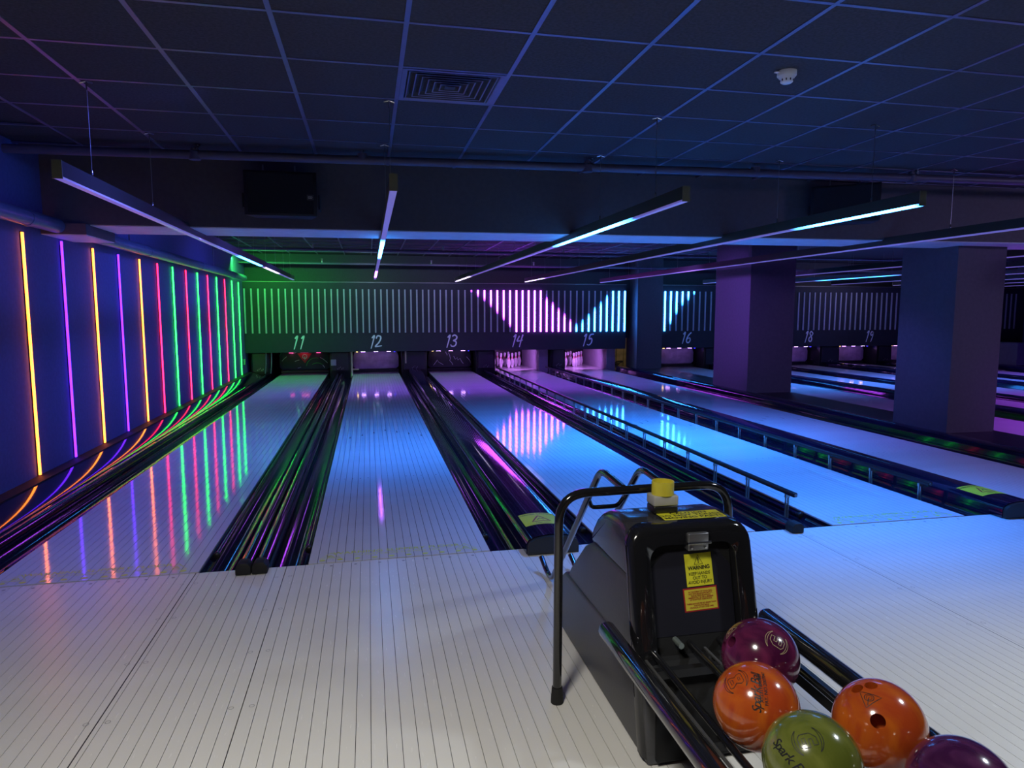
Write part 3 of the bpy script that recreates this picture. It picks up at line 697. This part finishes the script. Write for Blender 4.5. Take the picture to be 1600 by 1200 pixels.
# ================================================================== ball return
BR = tag(empty('ball_return', (1.43, -1.55, 0)), 'black ball return machine with curved hood and open ball rack on the approach', 'ball return')
ox, oy = 1.43, -1.55
def Y(v): return v-oy
def prismR(name, pts, x0, x1, m, bev, parent=BR): return prism(name, [(Y(a), b) for a, b in pts], 'x', x0-ox, x1-ox, m, parent, bev, 4)
prismR('lower_shell', [(-2.04, .001), (-2.03, .20), (-1.95, .29), (-1.70, .30), (-1.10, .285), (-1.055, .255), (-1.045, .001)], 1.208, 1.652, M_SHELL, .012)
prismR('middle_shell', [(-1.922, .27), (-1.854, .545), (-1.44, .535), (-1.36, .495), (-1.17, .33), (-1.13, .28)], 1.214, 1.646, M_SHELL, .012)
hp = [(-1.860, .52), (-1.810, .722), (-1.70, .726), (-1.60, .714), (-1.53, .688), (-1.47, .648), (-1.43, .603), (-1.405, .56), (-1.40, .52)]
prismR('hood', hp, 1.220, 1.640, mat('hood_gloss', (.032, .032, .038), .2, coat=.2), .035)
prismR('front_shade', [(-2.052, .02), (-2.042, .204), (-1.957, .302), (-1.93, .304), (-1.93, .25), (-2.0, .02)], 1.235, 1.625, mat('shade_black', (.003, .003, .004), .8), 0)  # black cover over the grey shell, imitates the dark of the interior
# front rim: slants towards the seats at the foot
def fy(z): return -1.86-(.72-z)*.25
def contour(x0, x1, z0, z1, r, fl=0, n=5):
    P = []
    for (cx, cz, a0) in ((x1-r, z1-r, 0), (x0+r, z1-r, PI/2)):
        for k in range(n+1):
            a = a0+PI/2*k/n; P.append((cx+r*math.cos(a), cz+r*math.sin(a)))
    P += [(x0-fl, z0), (x1+fl, z0)]; return P
V, F = [], []
rings = [(contour(1.203, 1.652, .02, .728, .07, .006), .052), (contour(1.203, 1.652, .02, .728, .07, .006), .022), (contour(1.209, 1.646, .02, .722, .065, .006), .006), (contour(1.222, 1.633, .02, .709, .055, .006), 0), (contour(1.272, 1.590, .27, .662, .05), 0.004), (contour(1.276, 1.586, .27, .658, .045), .010), (contour(1.278, 1.584, .27, .656, .045), .048)]
for P, dy in rings:
    for x, z in P: V.append((x-ox, Y(fy(z)+dy), z))
n = len(rings[0][0])
for i in range(len(rings)-1):
    for k in range(n): F.append((i*n+k, i*n+(k+1) % n, (i+1)*n+(k+1) % n, (i+1)*n+k))
smooth_angle(link('front_rim', pmesh(V, F), M_BLKG, BR), 60)
fl = flat('flap', ([Vector(p) for p in ((1.282, .36), (1.580, .36), (1.580, .575), (1.535, .630), (1.345, .630), (1.282, .575))], [(0, 1, 2, 3, 4, 5)]), (0, 0, 0), (1, 0, 0), (0, 0, 1), mat('flap_navy', (.009, .009, .018), .5), BR)
for v in fl.data.vertices: v.co = Vector((v.co.x-ox, Y(fy(v.co.z)+.040), v.co.z))
prismR('throat_shade', [(fy(.275)+.042, .275), (fy(.275)+.049, .275), (fy(.65)+.049, .65), (fy(.65)+.042, .65)], 1.280, 1.582, mat('shade_black', (.003, .003, .004), .8), 0)  # black plate standing in for the shade of a deep opening
def onflap(name, vf, cx, cz, m, off, sc=1, parent=None, tilt=-.03):
    v, f = vf; c, s = math.cos(tilt), math.sin(tilt)
    P = []
    for p in v:
        x, z = cx+sc*(p[0]*c+p[1]*s), cz+sc*(-p[0]*s+p[1]*c); P.append((x-ox, Y(fy(z)+.040-off), z))
    return link(name, pmesh(P, f), m, parent or fl)
lb = onflap('warning_label', rect2(.100, .106), 1.462, .565, M_YEL, .001)
onflap('label_text', join2([shift(text2d('WARNING', .0195, 0, .03, .95), 0, .007), shift(text2d('KEEP HANDS\nOUT TO\nAVOID INJURY', .0165, 0, .004, .92), 0, -.030), shift(ribbon([(-.018, -.017), (.018, -.017), (0, .017)], .003, True), 0, .037), shift(ribbon([(0, .008), (0, -.005)], .004), 0, .037), shift(disc2(.0025, 8), 0, .027)]), 1.462, .565, M_INK, .002, .88)
onflap('notice_border', rect2(.126, .076), 1.460, .470, M_RED, .001)
onflap('notice_label', rect2(.117, .067), 1.460, .470, mat('notice_yellow', (.62, .50, .04), .5), .002)
onflap('notice_text', text2d('IN THE EVENT OF YOUR BALL\nNOT RETURNING PROMPTLY,\nPLEASE PRESS BOWLING\nIMMEDIATELY & ASK A MEMBER\nOF STAFF FOR ASSISTANCE.\n\nTHERE SHOULD BE NO MORE THAN\n8 BOWLING BALLS\nON RACK AT ANY ONE TIME.', .0066, 0, .025), 1.460, .470, M_RED, .003)
hg = bbox('hinge', (1.410-ox, Y(fy(.66)-.006), .640), (1.484-ox, Y(fy(.66)+.036), .700), M_GREY, BR, .003)
tube('hinge_pin', [(1.404-ox, Y(fy(.66)-.010), .668), (1.490-ox, Y(fy(.66)-.010), .668)], .006, M_CHROME, hg, 8)
for px, pz in ((1.421, .689), (1.473, .689), (1.421, .650), (1.473, .650)): lathe('screw', [(0, 0), (.005, 0), (.004, .003), (0, .003)], M_CHROME, hg, 8, (0, 0, 0)).matrix_local = Matrix.Translation((px-ox, Y(fy(pz)-.006), pz)) @ Matrix.Rotation(PI/2, 4, 'X')
# top sticker
flat('top_sticker', rect2(.235, .085), (1.475-ox, Y(-1.765), .7285), (1, 0, 0), (0, 1, 0), M_YEL, BR)
flat('top_sticker_text', text2d('CAUTION\nDO NOT TOUCH\nMOVING PARTS', .026, 0, .02), (1.475-ox, Y(-1.765), .7292), (1.2, 0, 0), (0, 1, 0), M_INK, BR)
# rack: outer padded rails, inner ball rails, cross members
ry0, ry1 = -1.80, -3.05
for x, z, ys in ((1.150, .355, -1.80), (1.695, .395, -1.90)):
    o = tube('outer_rail', [(x-ox, Y(ys), z), (x-ox, Y(ys-.012), z), (x-ox, Y(ry1), z)], [.026, .031, .031], M_BLKG, BR, 14)
for x in (1.258, 1.405, 1.515, 1.662):
    tube('ball_rail', [(x-ox, Y(-1.84), .335), (x-ox, Y(ry1), .325)], .011, M_BLKG, BR, 8)
for x in (1.20, 1.23, 1.46): box('guide_strip', (x-.004-ox, Y(ry1), .31), (x+.004-ox, Y(-1.9), .316), M_GREY, BR)
for yy in (-2.02, -2.38, -2.80): box('cross_member', (1.16-ox, Y(yy)-.012, .285), (1.69-ox, Y(yy)+.012, .312), M_BLK, BR)
for x in (1.19, 1.676): box('rack_side', (x-ox, Y(ry1), .27), (x+.016-ox, Y(-1.95), .333), M_BLK, BR)
for x in (1.2, 1.62): box('rack_leg', (x-ox, Y(-3.02), .0), (x+.04-ox, Y(-2.97), .30), M_BLK, BR)
for x in (1.345,): lathe('roller', [(0, 0), (.010, 0), (.010, .05), (0, .05)], M_STEEL, BR, 10).matrix_local = Matrix.Translation((x-ox, Y(-1.93), .36)) @ Matrix.Rotation(PI/2, 4, 'X')
# push button box on the hood
t = tag(empty('button_box', (1.395, -1.700, .7275)), 'white button box with yellow collar on top of the ball return hood', 'button box')
bbox('base', (-.047, -.033, .0), (.047, .033, .028), M_BLK, t, .006)
bbox('housing', (-.047, -.034, .028), (.047, .034, .064), mat('dull_white', (.45, .44, .42), .5), t, .004)
lathe('collar', [(.0, .064), (.040, .064), (.040, .112), (.035, .112), (.035, .085), (0, .085)], mat('collar_yellow', (.70, .60, .05), .4), t, 24)
# ball ramp frame of bent tube standing over the ball return
t = tag(empty('ball_ramp', (1.36, -1.2, 0)), 'black bent-tube ball ramp frame standing astride the ball return', 'ball ramp')
def W(p): return (p[0]-1.36, p[1]+1.2, p[2])
tube('arch', [W(p) for p in round_path([(1.025, -1.63, .03), (1.027, -1.63, .792), (1.695, -1.63, .797), (1.715, -1.63, .03)], .11, 8)], .0165, M_BLKG, t, 14)
for x in (1.025, 1.715): lathe('rubber_foot', [(0, 0), (.024, 0), (.023, .02), (.020, .06), (0, .06)], M_RUB, t, 14, W((x, -1.63, .001)))
for x in (1.272, 1.442):
    tube('ramp_rail', [W(p) for p in round_path([(x, -1.63, .80), (x, -1.385, .815), (x+.028, -.56, .028), (x+.028, -.46, .022), (x+.02, -.36, .075)], .07, 6)], .0145, M_BLKG, t, 12)
tube('cross_brace', [W(p) for p in round_path([(1.277, -1.21, .652), (1.30, -1.19, .60), (1.42, -1.19, .60), (1.447, -1.21, .652)], .02, 3)], .010, M_BLKG, t, 8)

# ================================================================== bowling balls
def marble(name, a, b, c=None, sc=7):
    m = mat(name, a, .16, coat=.6, var=.02); nt = m.node_tree; bs = nt.nodes['Principled BSDF']
    r = [x for x in nt.nodes if x.type == 'VALTORGB'][0]; n = [x for x in nt.nodes if x.type == 'TEX_NOISE'][0]
    n.inputs['Scale'].default_value = sc; n.inputs['Detail'].default_value = 5; n.inputs['Distortion'].default_value = 1.6
    r.color_ramp.elements[0].color = (*a, 1); r.color_ramp.elements[1].color = (*b, 1); r.color_ramp.elements[0].position = .38; r.color_ramp.elements[1].position = .66
    if c: e = r.color_ramp.elements.new(.78); e.color = (*c, 1)
    return m
BRAD = .108
def sphere_mesh(holes):
    bm = bmesh.new(); bmesh.ops.create_uvsphere(bm, u_segments=64, v_segments=40, radius=BRAD)
    me = bpy.data.meshes.new('ball'); bm.to_mesh(me); bm.free()
    if not holes: return me
    o = bpy.data.objects.new('b', me); COL.objects.link(o); cs = []
    for d, r in holes:
        d = Vector(d).normalized(); cb = bmesh.new()
        bmesh.ops.create_cone(cb, cap_ends=True, segments=24, radius1=r*.96, radius2=r*1.05, depth=.09, matrix=Matrix.Translation(d*(BRAD-.012)) @ d.to_track_quat('Z', 'Y').to_matrix().to_4x4())
        cm = bpy.data.meshes.new('c'); cb.to_mesh(cm); cb.free(); co = bpy.data.objects.new('c', cm); COL.objects.link(co); cs.append(co)
        md = o.modifiers.new('h', 'BOOLEAN'); md.object = co; md.operation = 'DIFFERENCE'; md.solver = 'EXACT'
    m2 = bpy.data.meshes.new_from_object(o.evaluated_get(bpy.context.evaluated_depsgraph_get()))
    for x in cs+[o]: bpy.data.objects.remove(x)
    return m2
def onball(name, vf, d, up, m, parent, sub=True):
    """print a 2D shape on the ball around direction d"""
    d = Vector(d).normalized(); u = Vector(up); u = (u-d*u.dot(d)).normalized(); r = u.cross(d)
    v, f = vf
    return link(name, pmesh([(d*BRAD+r*p[0]+u*p[1]).normalized()*(BRAD+.0006) for p in v], f), m, parent)
def subd(pts, closed=False, k=5):
    out = []; N = len(pts)
    for i in range(N if closed else N-1):
        a, b = Vector(pts[i]), Vector(pts[(i+1) % N])
        out += [a+(b-a)*t/k for t in range(k)]
    return out+([] if closed else [Vector(pts[-1])])
def crescent(s):
    o = []
    for k in range(13):
        a = -.95+1.9*k/12; o.append((.034*math.sin(a), s*.034*math.cos(a)))
    for k in range(13):
        a = .95-1.9*k/12; o.append((.033*math.sin(a), s*(.034*math.cos(a)-.006*math.cos(a*1.6))))
    return ribbon(o, .0016, True)
D8 = [(-.012, .020), (.012, .020), (.016, .012), (.009, .001), (.016, -.012), (.013, -.020), (-.013, -.020), (-.016, -.012), (-.009, .001), (-.016, .012)]
D6 = [(.012, .020), (-.004, .020), (-.015, .008), (-.015, -.014), (-.008, -.020), (.010, -.020), (.015, -.013), (.015, .002), (-.002, .002), (-.002, .010), (.012, .010)]
def emblem(dig):
    parts = [crescent(1), crescent(-1)]
    if dig == 8: parts += [ribbon(subd(D8, True, 3), .0017, True), ribbon([(-.005, .008), (.005, .008), (.004, .013), (-.004, .013)], .0017, True), ribbon([(-.005, -.006), (.005, -.006), (.007, -.013), (-.007, -.013)], .0017, True)]
    else: parts += [ribbon(subd(D6, True, 3), .0017, True), ribbon([(-.006, -.005), (.006, -.005), (.006, -.012), (-.006, -.012)], .0017, True)]
    return join2(parts)
TRI = join2([ribbon(subd([(-.026, .014), (.026, .014), (.0, -.024)], True, 5), .0016, True), ribbon([(.011*math.cos(a*PI/8), .003+.009*math.sin(a*PI/8)) for a in range(16)], .0017, True), ribbon([(.0065*math.cos(a*PI/8), .003+.006*math.sin(a*PI/8)) for a in range(16)], .001, True), ribbon([(0, .004), (0, -.006), (.002, -.017)], .0016)])
def ball(loc, m, label, holes=(), smallhole=None):
    b = tag(empty('bowling_ball', loc), label, 'bowling ball', 'bowling balls on the rack')
    o = link('sphere', sphere_mesh(holes), m, b); o.data.materials.clear(); o.data.materials.append(m); smooth_angle(o, 35); return b
MP = marble('ball_plum', (.055, .006, .035), (.16, .02, .075), (.10, .03, .16)); MO = marble('ball_orange', (.42, .055, .012), (.58, .13, .012), (.55, .085, .05))
MG = marble('ball_green', (.10, .12, .018), (.18, .20, .04), (.14, .155, .065)); MP2 = marble('ball_violet', (.045, .008, .05), (.12, .03, .11), (.35, .24, .30), 11)
M_GOLD = mat('ball_print_gold', (.40, .30, .18), .4)
b = ball((1.455, -2.25, .452), MP, 'dark plum bowling ball with gold outline mark nearest the hood', [((-.85, .004, .527), .015), ((-.925, .28, .255), .015)])
onball('weight_mark', emblem(6), (.05, -.66, .75), (-.6, .2, .6), M_GOLD, b); onball('triangle_mark', TRI, (-.72, .35, .62), (.3, .4, .6), M_GOLD, b)
b = ball((1.332, -2.43, .427), MO, 'orange marbled bowling ball marked 8 behind the green ball')
onball('weight_mark', emblem(8), (-.64, -.10, .77), (.9, -.25, .5), M_INK, b)
onball('script_mark', text2d('Spark Ball', .033, .35, .006, .85), (-.37, -.57, .74), (-.62, .1, .2), M_INK, b)
onball('serial_mark', text2d('A123118A0003\nPAT. NO.2007047', .0120, 0, .02), (-.19, -.55, .80), (-.62, .1, .2), M_INK, b)
b = ball((1.336, -2.652, .424), MG, 'olive green bowling ball marked 6 between the two orange balls')
onball('weight_mark', emblem(6), (-.43, -.40, .80), (.97, -.2, .1), M_INK, b)
onball('script_mark', text2d('Spark Ball', .033, .35, .006, .85), (-.80, -.35, .45), (.6, -.1, .7), M_INK, b)
b = ball((1.590, -2.562, .422), MO, 'orange bowling ball with three finger holes and a triangle mark', [((-.494, .183, .85), .0145), ((-.236, .055, .97), .0145), ((-.58, -.602, .549), .0165)])
onball('triangle_mark', TRI, (-.509, -.215, .833), (.45, .35, .6), M_INK, b)
b = ball((1.592, -2.800, .422), MP2, 'dark violet bowling ball with pale swirls beside the orange ball with holes')
b = ball((1.336, -2.872, .424), MG, 'olive green bowling ball mostly below the picture, after the marked green ball')
